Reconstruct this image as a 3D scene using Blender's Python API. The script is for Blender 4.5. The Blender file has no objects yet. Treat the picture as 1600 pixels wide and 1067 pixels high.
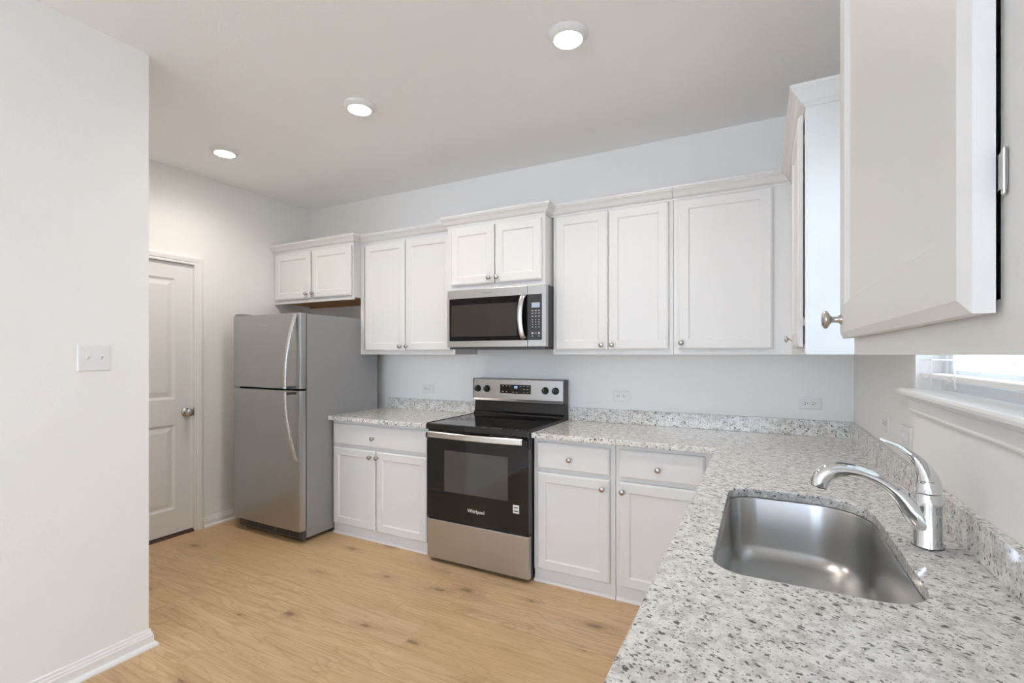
import bpy, bmesh, math, random
from mathutils import Vector, Matrix
C = bpy.context.scene
COL = C.collection
R = math.radians

# ------------------------------------------------------------------ camera
cam = bpy.data.cameras.new('camera')
cam.sensor_width = 36.0
cam.lens = 747.4 / 1600 * 36
cam.shift_y = 19.95 / 1600
cam.clip_start = 0.02
camo = bpy.data.objects.new('camera', cam)
camo.location = (-0.4581, -3.2464, 1.3732)
camo.rotation_euler = (R(90), 0, R(27.5177))
COL.objects.link(camo)
C.camera = camo

# ------------------------------------------------------------------ world, light, exposure
C.view_settings.view_transform = 'Standard'
C.view_settings.look = 'None'
C.view_settings.gamma = 1.0
C.view_settings.exposure = 0.06
C.view_settings.use_curve_mapping = False
C.cycles.use_denoising = True
C.cycles.max_bounces = 12
C.cycles.diffuse_bounces = 8
C.cycles.glossy_bounces = 6
C.cycles.caustics_reflective = False
C.cycles.caustics_refractive = False
C.cycles.sample_clamp_indirect = 6.0
W = bpy.data.worlds.new('sky')
C.world = W
W.use_nodes = True
bg = W.node_tree.nodes['Background']
bg.inputs[0].default_value = (0.815, 0.93, 1.10, 1)
bg.inputs[1].default_value = 9.1


# daylight comes from the sky alone, by the windows; the three ceiling lights are built further down
LAMP_W = 31.0
LAMP_COL = (1.0, 0.91, 0.82)

# ------------------------------------------------------------------ materials


def mat(name, col, rough=0.5, metal=0.0, spec=0.5, emit=None, estr=0.0, coat=0.0):
    m = bpy.data.materials.new(name)
    m.use_nodes = True
    b = m.node_tree.nodes['Principled BSDF']
    b.inputs['Base Color'].default_value = (*col, 1)
    b.inputs['Roughness'].default_value = rough
    b.inputs['Metallic'].default_value = metal
    b.inputs['Specular IOR Level'].default_value = spec
    b.inputs['Coat Weight'].default_value = coat
    if emit:
        b.inputs['Emission Color'].default_value = (*emit, 1)
        b.inputs['Emission Strength'].default_value = estr
    return m


class NT:
    """small helper for node trees"""

    def __init__(self, m):
        self.t = m.node_tree
        self.b = self.t.nodes['Principled BSDF']

    def n(self, typ, **kw):
        x = self.t.nodes.new(typ)
        for k, v in kw.items():
            setattr(x, k, v)
        return x

    def l(self, a, b):
        self.t.links.new(a, b)

    def math(self, op, a, b=None, c=None):
        x = self.n('ShaderNodeMath', operation=op)
        for i, v in enumerate((a, b, c)):
            if v is None:
                continue
            if isinstance(v, (int, float)):
                x.inputs[i].default_value = v
            else:
                self.l(v, x.inputs[i])
        return x.outputs[0]

    def mapr(self, v, a, b, c=0.0, d=1.0):
        x = self.n('ShaderNodeMapRange')
        self.l(v, x.inputs[0])
        for i, q in enumerate((a, b, c, d)):
            x.inputs[i + 1].default_value = q
        return x.outputs[0]

    def mix(self, f, a, b, blend='MIX'):
        x = self.n('ShaderNodeMix', data_type='RGBA', blend_type=blend)
        for s, v in ((x.inputs[0], f), (x.inputs[6], a), (x.inputs[7], b)):
            if isinstance(v, (int, float)):
                s.default_value = v
            elif isinstance(v, tuple):
                s.default_value = (*v, 1)
            else:
                self.l(v, s)
        return x.outputs[2]

    def noise(self, vec, scale, detail=2.0, rough=0.5, dist=0.0):
        x = self.n('ShaderNodeTexNoise')
        if vec is not None:
            self.l(vec, x.inputs['Vector'])
        x.inputs['Scale'].default_value = scale
        x.inputs['Detail'].default_value = detail
        x.inputs['Roughness'].default_value = rough
        x.inputs['Distortion'].default_value = dist
        return x

    def mapping(self, vec, scale=(1, 1, 1), rot=(0, 0, 0), loc=(0, 0, 0)):
        x = self.n('ShaderNodeMapping')
        self.l(vec, x.inputs['Vector'])
        x.inputs['Scale'].default_value = scale
        x.inputs['Rotation'].default_value = rot
        x.inputs['Location'].default_value = loc
        return x.outputs[0]

    def bump(self, h, strength, dist=0.01):
        x = self.n('ShaderNodeBump')
        x.inputs['Strength'].default_value = strength
        x.inputs['Distance'].default_value = dist
        self.l(h, x.inputs['Height'])
        self.l(x.outputs[0], self.b.inputs['Normal'])


def m_paint(name, col, rough, bump=0.12, scale=140):
    m = mat(name, col, rough, spec=0.3)
    k = NT(m)
    tc = k.n('ShaderNodeTexCoord')
    n1 = k.noise(tc.outputs['Object'], scale, 3, 0.6)
    k.bump(n1.outputs[0], bump, 0.002)
    return m


def m_steel(name, col, rough, along='X', metal=1.0):
    """brushed stainless: fine streaks along one axis"""
    m = mat(name, col, rough, metal)
    k = NT(m)
    tc = k.n('ShaderNodeTexCoord')
    sc = {'X': (3, 500, 500), 'Y': (500, 3, 500), 'Z': (500, 500, 3)}[along]
    v = k.mapping(tc.outputs['Object'], sc)
    n1 = k.noise(v, 1.0, 3, 0.6)
    k.l(k.mapr(n1.outputs[0], 0.3, 0.7, rough - 0.05, rough + 0.06), k.b.inputs['Roughness'])
    c2 = tuple(x * 0.93 for x in col)
    k.l(k.mix(k.mapr(n1.outputs[0], 0.35, 0.65), c2, col), k.b.inputs['Base Color'])
    return m


def m_granite():
    m = mat('granite', (0.6, 0.6, 0.58), 0.12, spec=0.5)
    k = NT(m)
    tc = k.n('ShaderNodeTexCoord')
    ob = tc.outputs['Object']
    warp = k.noise(ob, 85, 3, 0.65)
    wv = k.n('ShaderNodeVectorMath', operation='MULTIPLY_ADD')
    k.l(warp.outputs['Color'], wv.inputs[0])
    wv.inputs[1].default_value = (0.016, 0.016, 0.016)
    k.l(ob, wv.inputs[2])
    v = wv.outputs[0]
    # pale crystalline ground with grey-tan clouds
    a = k.noise(v, 34, 5, 0.7)
    base = k.mix(k.mapr(a.outputs[0], 0.36, 0.56), (0.52, 0.50, 0.47), (0.83, 0.82, 0.795))
    b = k.noise(v, 95, 4, 0.7)
    base = k.mix(k.mapr(b.outputs[0], 0.54, 0.66, 0, 0.7), base, (0.43, 0.415, 0.40))
    c = k.noise(v, 190, 3, 0.6)
    base = k.mix(k.mapr(c.outputs[0], 0.60, 0.70, 0, 0.55), base, (0.32, 0.31, 0.30))
    # dark mineral flecks, ragged, clustered, of three sizes
    cl = k.noise(ob, 16, 3, 0.6)
    for sc, thr, pres, stretch, rz, colr, amt in ((84, 0.30, 0.62, (0.58, 1.0, 0.8), 24, (0.040, 0.038, 0.042), 0.93),
                                                  (140, 0.36, 0.50, (0.55, 1.0, 0.8), 24, (0.060, 0.057, 0.058), 0.88),
                                                  (230, 0.40, 0.55, (0.65, 1.0, 0.9), 24, (0.14, 0.135, 0.13), 0.75)):
        vv = k.mapping(k.mapping(v, (1, 1, 1), (0, 0, R(rz))), stretch)
        vo = k.n('ShaderNodeTexVoronoi')
        k.l(vv, vo.inputs['Vector'])
        vo.inputs['Scale'].default_value = sc
        sep = k.n('ShaderNodeSeparateColor')
        k.l(vo.outputs['Color'], sep.inputs[0])
        thr_r = k.math('SUBTRACT', pres + 0.49, k.math('MULTIPLY', cl.outputs[0], 0.62))
        on = k.math('GREATER_THAN', sep.outputs[0], thr_r)
        rad = k.math('MULTIPLY', k.math('MULTIPLY_ADD', sep.outputs[1], 0.7, 0.45), thr)
        rag = k.math('MULTIPLY', k.math('SUBTRACT', c.outputs[0], 0.5), 0.55)
        f = k.mapr(k.math('ADD', k.math('SUBTRACT', vo.outputs['Distance'], rad), rag), -0.02, 0.09, 1, 0)
        f = k.math('MULTIPLY', k.math('MULTIPLY', f, on), amt)
        base = k.mix(f, base, colr)
    k.l(base, k.b.inputs['Base Color'])
    k.l(k.mapr(a.outputs[0], 0.3, 0.7, 0.08, 0.14), k.b.inputs['Roughness'])
    return m


def m_oak_floor():
    m = mat('oak_planks', (0.5, 0.35, 0.2), 0.42, spec=0.35)
    k = NT(m)
    tc = k.n('ShaderNodeTexCoord')
    sp = k.n('ShaderNodeSeparateXYZ')
    k.l(tc.outputs['Object'], sp.inputs[0])
    Wd, Ln = 0.186, 1.22
    yy = k.math('DIVIDE', k.math('ADD', sp.outputs[1], 0.937 + 20 * Wd), Wd)
    row = k.math('FLOOR', yy)
    fy = k.math('FRACT', yy)
    wn = k.n('ShaderNodeTexWhiteNoise', noise_dimensions='1D')
    k.l(row, wn.inputs['W'])
    xx = k.math('ADD', k.math('DIVIDE', k.math('ADD', sp.outputs[0], 40.0), Ln), k.math('MULTIPLY', wn.outputs['Value'], 1.0))
    colu = k.math('FLOOR', xx)
    fx = k.math('FRACT', xx)
    cv = k.n('ShaderNodeCombineXYZ')
    k.l(row, cv.inputs[0])
    k.l(colu, cv.inputs[1])
    pid = k.n('ShaderNodeTexWhiteNoise', noise_dimensions='2D')
    k.l(cv.outputs[0], pid.inputs['Vector'])
    # per-plank offset of the grain
    off = k.n('ShaderNodeVectorMath', operation='MULTIPLY_ADD')
    k.l(pid.outputs['Color'], off.inputs[0])
    off.inputs[1].default_value = (7, 7, 7)
    k.l(tc.outputs['Object'], off.inputs[2])
    g = off.outputs[0]
    # broad cathedral figure: contour lines of a stretched noise
    big = k.noise(k.mapping(g, (0.75, 5.0, 1)), 1.6, 2, 0.5, 0.6)
    rings = k.math('FRACT', k.math('MULTIPLY', big.outputs[0], 13.0))
    rings = k.mapr(k.math('ABSOLUTE', k.math('SUBTRACT', rings, 0.5)), 0.30, 0.5)
    fine = k.noise(k.mapping(g, (3.2, 95, 1)), 1.0, 4, 0.65, 0.3)
    mid = k.noise(k.mapping(g, (1.4, 14, 1)), 1.0, 3, 0.6, 0.5)
    soft = k.noise(g, 1.3, 2, 0.5)
    base = k.mix(k.mapr(mid.outputs[0], 0.3, 0.7), (0.50, 0.325, 0.172), (0.70, 0.495, 0.295))
    base = k.mix(k.mapr(soft.outputs[0], 0.38, 0.62, 0, 0.6), base, (0.60, 0.43, 0.275))
    base = k.mix(k.math('MULTIPLY', rings, 0.42), base, (0.36, 0.225, 0.115))
    base = k.mix(k.mapr(fine.outputs[0], 0.48, 0.70, 0, 0.55), base, (0.32, 0.20, 0.105))
    # plank tint
    base = k.mix(k.mapr(pid.outputs['Value'], 0, 1, 0.0, 0.6), base, (0.60, 0.405, 0.205))
    # knots with dark cores and swirled halos
    kv = k.mapping(g, (2.1, 5.4, 1))
    kn = k.n('ShaderNodeTexVoronoi', voronoi_dimensions='2D')
    kd = k.noise(g, 24, 3, 0.6)
    ka = k.n('ShaderNodeVectorMath', operation='MULTIPLY_ADD')
    k.l(kd.outputs['Color'], ka.inputs[0])
    ka.inputs[1].default_value = (0.16, 0.16, 0)
    k.l(kv, ka.inputs[2])
    k.l(ka.outputs[0], kn.inputs['Vector'])
    kn.inputs['Scale'].default_value = 1.15
    ks = k.n('ShaderNodeSeparateColor')
    k.l(kn.outputs['Color'], ks.inputs[0])
    on = k.math('GREATER_THAN', ks.outputs[0], 0.78)
    size = k.math('MULTIPLY_ADD', ks.outputs[1], 0.9, 0.4)
    dn = k.math('DIVIDE', kn.outputs['Distance'], size)
    kf = k.math('MULTIPLY', on, k.mapr(dn, 0.03, 0.13, 0.72, 0))
    halo = k.math('MULTIPLY', on, k.mapr(dn, 0.06, 0.40, 0.42, 0))
    swirl = k.mapr(k.math('ABSOLUTE', k.math('SUBTRACT', k.math('FRACT', k.math('MULTIPLY', dn, 16.0)), 0.5)), 0.25, 0.5)
    sw = k.math('MULTIPLY', k.math('MULTIPLY', on, swirl), k.mapr(dn, 0.10, 0.55, 0.45, 0))
    base = k.mix(halo, base, (0.37, 0.235, 0.13))
    base = k.mix(sw, base, (0.30, 0.185, 0.10))
    base = k.mix(kf, base, (0.155, 0.09, 0.05))
    # seams
    ey = k.math('MINIMUM', fy, k.math('SUBTRACT', 1.0, fy))
    ex = k.math('MINIMUM', fx, k.math('SUBTRACT', 1.0, fx))
    seam = k.math('MAXIMUM', k.mapr(ey, 0.004, 0.010, 1, 0), k.mapr(ex, 0.0006, 0.0015, 1, 0))
    base = k.mix(k.math('MULTIPLY', seam, 0.35), base, (0.22, 0.13, 0.07))
    k.l(base, k.b.inputs['Base Color'])
    k.l(k.mapr(fine.outputs[0], 0.3, 0.7, 0.34, 0.48), k.b.inputs['Roughness'])
    return m


def m_glass(name, tint=(0.96, 0.98, 1.0)):
    m = bpy.data.materials.new(name)
    m.use_nodes = True
    t = m.node_tree
    for n in list(t.nodes):
        t.nodes.remove(n)
    out = t.nodes.new('ShaderNodeOutputMaterial')
    tr = t.nodes.new('ShaderNodeBsdfTransparent')
    tr.inputs[0].default_value = (*tint, 1)
    gl = t.nodes.new('ShaderNodeBsdfGlossy')
    gl.inputs['Roughness'].default_value = 0.02
    lw = t.nodes.new('ShaderNodeLayerWeight')
    lw.inputs[0].default_value = 0.5
    pw = t.nodes.new('ShaderNodeMath')
    pw.operation = 'POWER'
    pw.inputs[1].default_value = 5.0
    t.links.new(lw.outputs['Facing'], pw.inputs[0])
    fr = t.nodes.new('ShaderNodeMath')
    fr.operation = 'MULTIPLY_ADD'
    fr.inputs[1].default_value = 0.5
    fr.inputs[2].default_value = 0.035
    t.links.new(pw.outputs[0], fr.inputs[0])
    mx = t.nodes.new('ShaderNodeMixShader')
    t.links.new(fr.outputs[0], mx.inputs[0])
    t.links.new(tr.outputs[0], mx.inputs[1])
    t.links.new(gl.outputs[0], mx.inputs[2])
    t.links.new(mx.outputs[0], out.inputs[0])
    return m


M = {}
M['wall'] = m_paint('wall_paint', (0.87, 0.866, 0.853), 0.7, 0.25, 120)
M['ceiling'] = m_paint('ceiling_paint', (0.92, 0.92, 0.925), 0.85, 0.35, 90)
M['trim'] = mat('trim_paint', (0.84, 0.84, 0.838), 0.38, spec=0.4)
M['cab'] = mat('cabinet_paint', (0.745, 0.745, 0.74), 0.38, spec=0.4)
M['door'] = mat('door_paint', (0.81, 0.81, 0.81), 0.42, spec=0.4)
M['floor'] = m_oak_floor()
M['granite'] = m_granite()
M['nickel'] = mat('satin_nickel', (0.50, 0.48, 0.46), 0.26, 1.0)
M['chrome'] = mat('chrome', (0.78, 0.79, 0.80), 0.05, 1.0)
M['steel'] = m_steel('stainless_front', (0.57, 0.565, 0.56), 0.33, 'X')
M['fridge_steel'] = m_steel('stainless_fridge', (0.50, 0.505, 0.51), 0.36, 'Z')
M['handle_steel'] = m_steel('handle_steel', (0.74, 0.73, 0.71), 0.24, 'X')
M['handle_steel_v'] = m_steel('handle_steel_vertical', (0.66, 0.655, 0.65), 0.26, 'Z')
M['sink'] = mat('sink_steel', (0.56, 0.555, 0.55), 0.30, 1.0)
_b = M['sink'].node_tree.nodes['Principled BSDF']
_b.inputs['Anisotropic'].default_value = 0.8
_b.inputs['Anisotropic Rotation'].default_value = 0.25
M['grey_side'] = mat('grey_painted_steel', (0.295, 0.295, 0.300), 0.45, spec=0.4)
M['dark_side'] = mat('dark_grey_steel', (0.085, 0.085, 0.09), 0.4, 0.3)
M['black_glass'] = mat('black_glass', (0.010, 0.010, 0.011), 0.05, spec=0.5)
M['mw_glass'] = mat('microwave_black_glass', (0.006, 0.005, 0.005), 0.06, spec=0.2)
M['cook_glass'] = mat('cooktop_glass', (0.012, 0.012, 0.013), 0.07, spec=0.5)
M['oven_window'] = mat('oven_window_glass', (0.065, 0.062, 0.058), 0.05, spec=0.75)
M['mw_window'] = mat('microwave_window_glass', (0.034, 0.028, 0.023), 0.08, spec=0.45)
M['black'] = mat('black_plastic', (0.016, 0.016, 0.017), 0.35)
M['black_enamel'] = mat('black_enamel', (0.012, 0.012, 0.013), 0.16)
M['panel'] = mat('control_panel_plastic', (0.035, 0.037, 0.042), 0.3)
M['mark'] = mat('pale_print', (0.62, 0.62, 0.60), 0.5)
M['grey_mark'] = mat('grey_print', (0.22, 0.21, 0.20), 0.5)
M['lcd'] = mat('lcd', (0.30, 0.36, 0.42), 0.3, emit=(0.45, 0.55, 0.68), estr=0.25)
M['led'] = mat('blue_led', (0.1, 0.2, 0.4), 0.3, emit=(0.45, 0.65, 1.0), estr=1.6)
M['rubber'] = mat('dark_rubber', (0.02, 0.02, 0.02), 0.8)
M['plastic'] = mat('white_plastic', (0.80, 0.80, 0.79), 0.32)
M['slot'] = mat('dark_slot', (0.03, 0.028, 0.025), 0.6)
M['lens'] = mat('lamp_lens', (0.9, 0.9, 0.88), 0.5, emit=(1.0, 0.95, 0.88), estr=60.0)
M['vinyl'] = mat('window_vinyl', (0.80, 0.81, 0.82), 0.35)
M['slat'] = mat('blind_slat', (0.80, 0.80, 0.80), 0.45)
M['cord'] = mat('white_cord', (0.80, 0.80, 0.78), 0.8)
M['glass'] = m_glass('window_glass')
M['raw_wood'] = mat('raw_wood', (0.46, 0.245, 0.085), 0.6)
M['threshold'] = mat('bronze_threshold', (0.065, 0.03, 0.022), 0.45, 0.2)
M['siding'] = mat('house_siding', (0.78, 0.79, 0.80), 0.7)
M['far_glass'] = mat('house_window_glass', (0.30, 0.36, 0.40), 0.1)
M['grass'] = mat('lawn', (0.20, 0.26, 0.12), 0.9)
M['hinge_black'] = mat('hinge_metal', (0.25, 0.25, 0.25), 0.4, 0.8)
M['inside'] = mat('cabinet_interior', (0.60, 0.50, 0.36), 0.6)

# ------------------------------------------------------------------ mesh helpers


def fin(name, bm, m, parent=None, smooth=None, bevel=0.0, bseg=2, recalc=True):
    if recalc:
        bmesh.ops.recalc_face_normals(bm, faces=bm.faces[:])
    me = bpy.data.meshes.new(name)
    bm.to_mesh(me)
    bm.free()
    for q in (m if isinstance(m, (list, tuple)) else [m]):
        me.materials.append(q if not isinstance(q, str) else M[q])
    if smooth:
        for p in me.polygons:
            p.use_smooth = True
        me.set_sharp_from_angle(angle=R(smooth))
    o = bpy.data.objects.new(name, me)
    COL.objects.link(o)
    if parent is not None:
        o.parent = parent
    if bevel:
        b = o.modifiers.new('bevel', 'BEVEL')
        b.width = bevel
        b.segments = bseg
        b.limit_method = 'ANGLE'
        b.angle_limit = R(50)
    return o


def NB():
    return bmesh.new()


def box(bm, x0, x1, y0, y1, z0, z1, mi=0):
    x0, x1 = min(x0, x1), max(x0, x1)
    y0, y1 = min(y0, y1), max(y0, y1)
    z0, z1 = min(z0, z1), max(z0, z1)
    v = [bm.verts.new(p) for p in ((x0, y0, z0), (x1, y0, z0), (x1, y1, z0), (x0, y1, z0),
                                   (x0, y0, z1), (x1, y0, z1), (x1, y1, z1), (x0, y1, z1))]
    for f in ((3, 2, 1, 0), (4, 5, 6, 7), (0, 1, 5, 4), (1, 2, 6, 5), (2, 3, 7, 6), (3, 0, 4, 7)):
        q = bm.faces.new([v[i] for i in f])
        q.material_index = mi
    return bm


def lathe(bm, prof, axis='Z', n=24, loc=(0, 0, 0)):
    """prof: list of (radius, height) revolved about the axis"""
    rings = []
    L = Vector(loc)

    def P(r, h, a):
        c, s = r * math.cos(a), r * math.sin(a)
        if axis == 'Z':
            return L + Vector((c, s, h))
        if axis == 'Y':
            return L + Vector((c, h, s))
        return L + Vector((h, c, s))
    for r, h in prof:
        if r < 1e-6:
            rings.append([bm.verts.new(P(0, h, 0))])
        else:
            rings.append([bm.verts.new(P(r, h, 2 * math.pi * i / n)) for i in range(n)])
    for a, b in zip(rings, rings[1:]):
        for i in range(n):
            j = (i + 1) % n
            if len(a) == 1 and len(b) == 1:
                continue
            if len(a) == 1:
                bm.faces.new((a[0], b[i], b[j]))
            elif len(b) == 1:
                bm.faces.new((a[i], a[j], b[0]))
            else:
                bm.faces.new((a[i], a[j], b[j], b[i]))
    for rg in (rings[0], rings[-1]):
        if len(rg) > 2:
            bm.faces.new(rg)
    return bm


def tube(bm, pts, rad, n=14, cap=True, flat=1.0, up=None):
    """swept round (or flattened) section along pts; rad is a number or one per point"""
    pts = [Vector(p) for p in pts]
    if not isinstance(rad, (list, tuple)):
        rad = [rad] * len(pts)
    rings = []
    prev = None
    for i, p in enumerate(pts):
        t = (pts[min(i + 1, len(pts) - 1)] - pts[max(i - 1, 0)]).normalized()
        if prev is None:
            u = Vector(up) if up else (Vector((0, 0, 1)) if abs(t.z) < 0.9 else Vector((0, 1, 0)))
            a = (u - t * u.dot(t)).normalized()
        else:
            a = (prev - t * prev.dot(t)).normalized()
        prev = a
        b = t.cross(a)
        r = rad[i]
        ra, rb = (r if isinstance(r, tuple) else (r, r * flat))
        rings.append([bm.verts.new(p + a * (ra * math.cos(2 * math.pi * k / n)) + b * (rb * math.sin(2 * math.pi * k / n))) for k in range(n)])
    for A, B in zip(rings, rings[1:]):
        for k in range(n):
            j = (k + 1) % n
            bm.faces.new((A[k], A[j], B[j], B[k]))
    if cap:
        bm.faces.new(rings[0])
        bm.faces.new(rings[-1])
    return bm


def smoothpts(P, k=6):
    """Catmull-Rom through points (tuples of any length)"""
    out = []
    n = len(P)
    for i in range(n - 1):
        p0, p1, p2, p3 = P[max(i - 1, 0)], P[i], P[i + 1], P[min(i + 2, n - 1)]
        for s in range(k):
            t = s / k
            out.append(tuple(0.5 * (2 * b + (c - a) * t + (2 * a - 5 * b + 4 * c - d) * t * t + (3 * b - a - 3 * c + d) * t ** 3)
                             for a, b, c, d in zip(p0, p1, p2, p3)))
    out.append(tuple(P[-1]))
    return out


def extrude_profile(bm, prof, axis, a, b):
    """closed 2-D profile extruded along an axis: X -> prof=(y,z); Y -> prof=(x,z); Z -> prof=(x,y)"""
    def P(q, t):
        return {'X': (t, q[0], q[1]), 'Y': (q[0], t, q[1]), 'Z': (q[0], q[1], t)}[axis]
    A = [bm.verts.new(P(q, a)) for q in prof]
    B = [bm.verts.new(P(q, b)) for q in prof]
    n = len(prof)
    for i in range(n):
        j = (i + 1) % n
        bm.faces.new((A[i], A[j], B[j], B[i]))
    bm.faces.new(A)
    bm.faces.new(B)
    return bm


def sweep_plan(bm, path, prof):
    """profile (out, z) swept along a plan polyline with mitred corners; out = right-hand side of travel"""
    pts = [Vector((p[0], p[1])) for p in path]
    n = len(pts)
    secs = []
    for i, p in enumerate(pts):
        def nrm(a, b):
            d = (b - a).normalized()
            return Vector((d.y, -d.x))
        if i == 0:
            o = nrm(pts[0], pts[1])
        elif i == n - 1:
            o = nrm(pts[-2], pts[-1])
        else:
            n1, n2 = nrm(pts[i - 1], p), nrm(p, pts[i + 1])
            o = (n1 + n2)
            o = o / (o.length_squared / 2) if o.length_squared > 1e-9 else n1
        secs.append([bm.verts.new((p.x + o.x * q[0], p.y + o.y * q[0], q[1])) for q in prof])
    m = len(prof)
    for A, B in zip(secs, secs[1:]):
        for k in range(m):
            j = (k + 1) % m
            bm.faces.new((A[k], A[j], B[j], B[k]))
    bm.faces.new(secs[0])
    bm.faces.new(secs[-1])
    return bm


def loops_front(bm, x0, x1, z0, z1, steps, yb=0.0, cap=True, back=True):
    """nested rectangles facing -Y: steps = (inset, y)"""
    prev = None
    for ins, y in steps:
        cur = [bm.verts.new(p) for p in ((x0 + ins, y, z0 + ins), (x1 - ins, y, z0 + ins), (x1 - ins, y, z1 - ins), (x0 + ins, y, z1 - ins))]
        if prev:
            for i in range(4):
                j = (i + 1) % 4
                bm.faces.new((prev[i], prev[j], cur[j], cur[i]))
        elif back:
            bm.faces.new(cur[::-1])
        prev = cur
    if cap:
        bm.faces.new(prev)
    return bm


def prop(o, label=None, cat=None, group=None, kind=None):
    if label:
        o['label'] = label
    if cat:
        o['category'] = cat
    if group:
        o['group'] = group
    if kind:
        o['kind'] = kind
    return o


def thing(name, label, cat, loc=(0, 0, 0), rz=0.0, group=None):
    o = bpy.data.objects.new(name, None)
    o.empty_display_size = 0.1
    o.location = loc
    o.rotation_euler = (0, 0, rz)
    COL.objects.link(o)
    return prop(o, label, cat, group)


def struct(name, bm, m, **k):
    o = fin(name, bm, m, **k)
    o['kind'] = 'structure'
    return o


def text_mesh(s, size, extrude=0.0004, shear=0.0, bold=0.0):
    cu = bpy.data.curves.new('lettering', 'FONT')
    cu.body = s
    cu.size = size
    cu.extrude = extrude
    cu.shear = shear
    cu.offset = bold
    cu.align_x = 'CENTER'
    cu.align_y = 'CENTER'
    o = bpy.data.objects.new('lettering', cu)
    COL.objects.link(o)
    bpy.context.view_layer.update()
    dg = bpy.context.evaluated_depsgraph_get()
    me = bpy.data.meshes.new_from_object(o.evaluated_get(dg))
    bpy.data.objects.remove(o)
    return me


def put_text(name, s, size, loc, m, parent, **k):
    me = text_mesh(s, size, **k)
    me.materials.clear()
    me.materials.append(M[m])
    o = bpy.data.objects.new(name, me)
    o.location = loc
    o.rotation_euler = (R(90), 0, 0)      # faces -Y
    COL.objects.link(o)
    o.parent = parent
    return o


# ------------------------------------------------------------------ dimensions
H = 2.779            # ceiling
XL = -4.377          # door wall
XP, YP = -3.013, -2.04   # partition corner
YR = -8.0            # rear wall
ZC, ZB = 0.903, 0.995    # counter top, backsplash top
DU, DD = 0.3145, 0.336   # wall cabinets: frame plane, door plane
UB, UT = 1.3725, 2.29
WY0, WY1, WZ0, WZ1 = -1.205, -2.215, 1.238, 2.15   # kitchen window opening

# ------------------------------------------------------------------ room shell
struct('floor', box(NB(), XL - 0.12, 0.12, YR - 0.12, 0.12, -0.1, 0.0), 'floor')
struct('ceiling', box(NB(), XL - 0.12, 0.12, YR - 0.12, 0.12, H, H + 0.1), 'ceiling')
struct('wall_back', box(NB(), XL - 0.12, 0.12, 0.0, 0.12, 0.0, H), 'wall')
bm = NB()
PD0, PD1, PDZ = -4.8, -5.8, 2.1         # unseen patio door opening, added behind the camera and sized for daylight on the partition
box(bm, 0, 0.12, WY0, 0.0, 0, H)
box(bm, 0, 0.12, WY1, WY0, 0, WZ0)
box(bm, 0, 0.12, WY1, WY0, WZ1, H)
box(bm, 0, 0.12, PD0, WY1, 0, H)
box(bm, 0, 0.12, PD1, PD0, PDZ, H)
box(bm, 0, 0.12, YR, PD1, 0, H)
struct('wall_right', bm, 'wall')
DY0, DY1, DZ1 = -1.085, -1.90, 2.066    # interior door opening
bm = NB()
box(bm, XL - 0.12, XL, DY0, 0, 0, H)
box(bm, XL - 0.12, XL, DY1, DY0, DZ1, H)
box(bm, XL - 0.12, XL, YR, DY1, 0, H)
struct('wall_left', bm, 'wall')
bm = NB()
box(bm, XP - 0.115, XP, YR, YP, 0, H)
box(bm, XL, XP - 0.115, YP - 0.115, YP, 0, H)
struct('wall_partition', bm, 'wall')
bm = NB()
RX0, RX1, RZ0, RZ1 = -2.7, -0.3, 0.4, 2.5
box(bm, XP, RX0, YR - 0.12, YR, 0, H)
box(bm, RX1, 0.12, YR - 0.12, YR, 0, H)
box(bm, RX0, RX1, YR - 0.12, YR, 0, RZ0)
box(bm, RX0, RX1, YR - 0.12, YR, RZ1, H)
struct('wall_rear', bm, 'wall')

# baseboards with shoe moulding
BASE = [(0, 0), (0.030, 0), (0.030, 0.006), (0.026, 0.014), (0.015, 0.020), (0.015, 0.052), (0.011, 0.058), (0.011, 0.064),
        (0.007, 0.070), (0.006, 0.080), (0, 0.083)]
struct('baseboard_partition', sweep_plan(NB(), [(XP, YR), (XP, YP), (XL, YP)], BASE), 'trim')
struct('baseboard_left', sweep_plan(NB(), [(XL, DY0 + 0.064), (XL, 0)], BASE), 'trim')
struct('baseboard_right', sweep_plan(NB(), [(0, -3.07), (0, PD0)], BASE), 'trim')
# wall behind the refrigerator
struct('baseboard_back', sweep_plan(NB(), [(XL, 0), (-3.40, 0)], BASE), 'trim')

# ------------------------------------------------------------------ interior door on the left wall
door = bpy.data.objects.new('door_1', None)
door.location = (XL, DY0, 0)
door.rotation_euler = (0, 0, R(90))       # local -Y faces the room (+X); local x runs toward +Y
COL.objects.link(door)
door['kind'] = 'structure'
door['label'] = 'white two-panel interior door'
DW = DY0 - DY1
# local: x from -DW (hinge) to 0 (latch), y = 0 at wall plane, room is -Y
bm = NB()
yf = 0.012
x0, x1, z0, z1 = -DW + 0.003, -0.003, 0.022, DZ1 - 0.003
cols = [x0, x0 + 0.13, x1 - 0.127, x1]
rows = [z0, 0.205, 0.842, 1.035, 1.945, z1]
grid = [[bm.verts.new((x, yf, z)) for x in cols] for z in rows]
for r in range(5):
    for c in range(3):
        if c == 1 and r in (1, 3):
            continue
        bm.faces.new((grid[r][c], grid[r][c + 1], grid[r + 1][c + 1], grid[r + 1][c]))
for r in (1, 3):
    loops_front(bm, cols[1], cols[2], rows[r], rows[r + 1], [(0, yf), (0.006, yf + 0.004), (0.016, yf + 0.009), (0.024, yf + 0.009),
                                                             (0.050, yf + 0.002), (0.056, yf + 0.001)], back=False)
box(bm, x0, x1, yf + 0.012, yf + 0.035, z0, z1)
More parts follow.
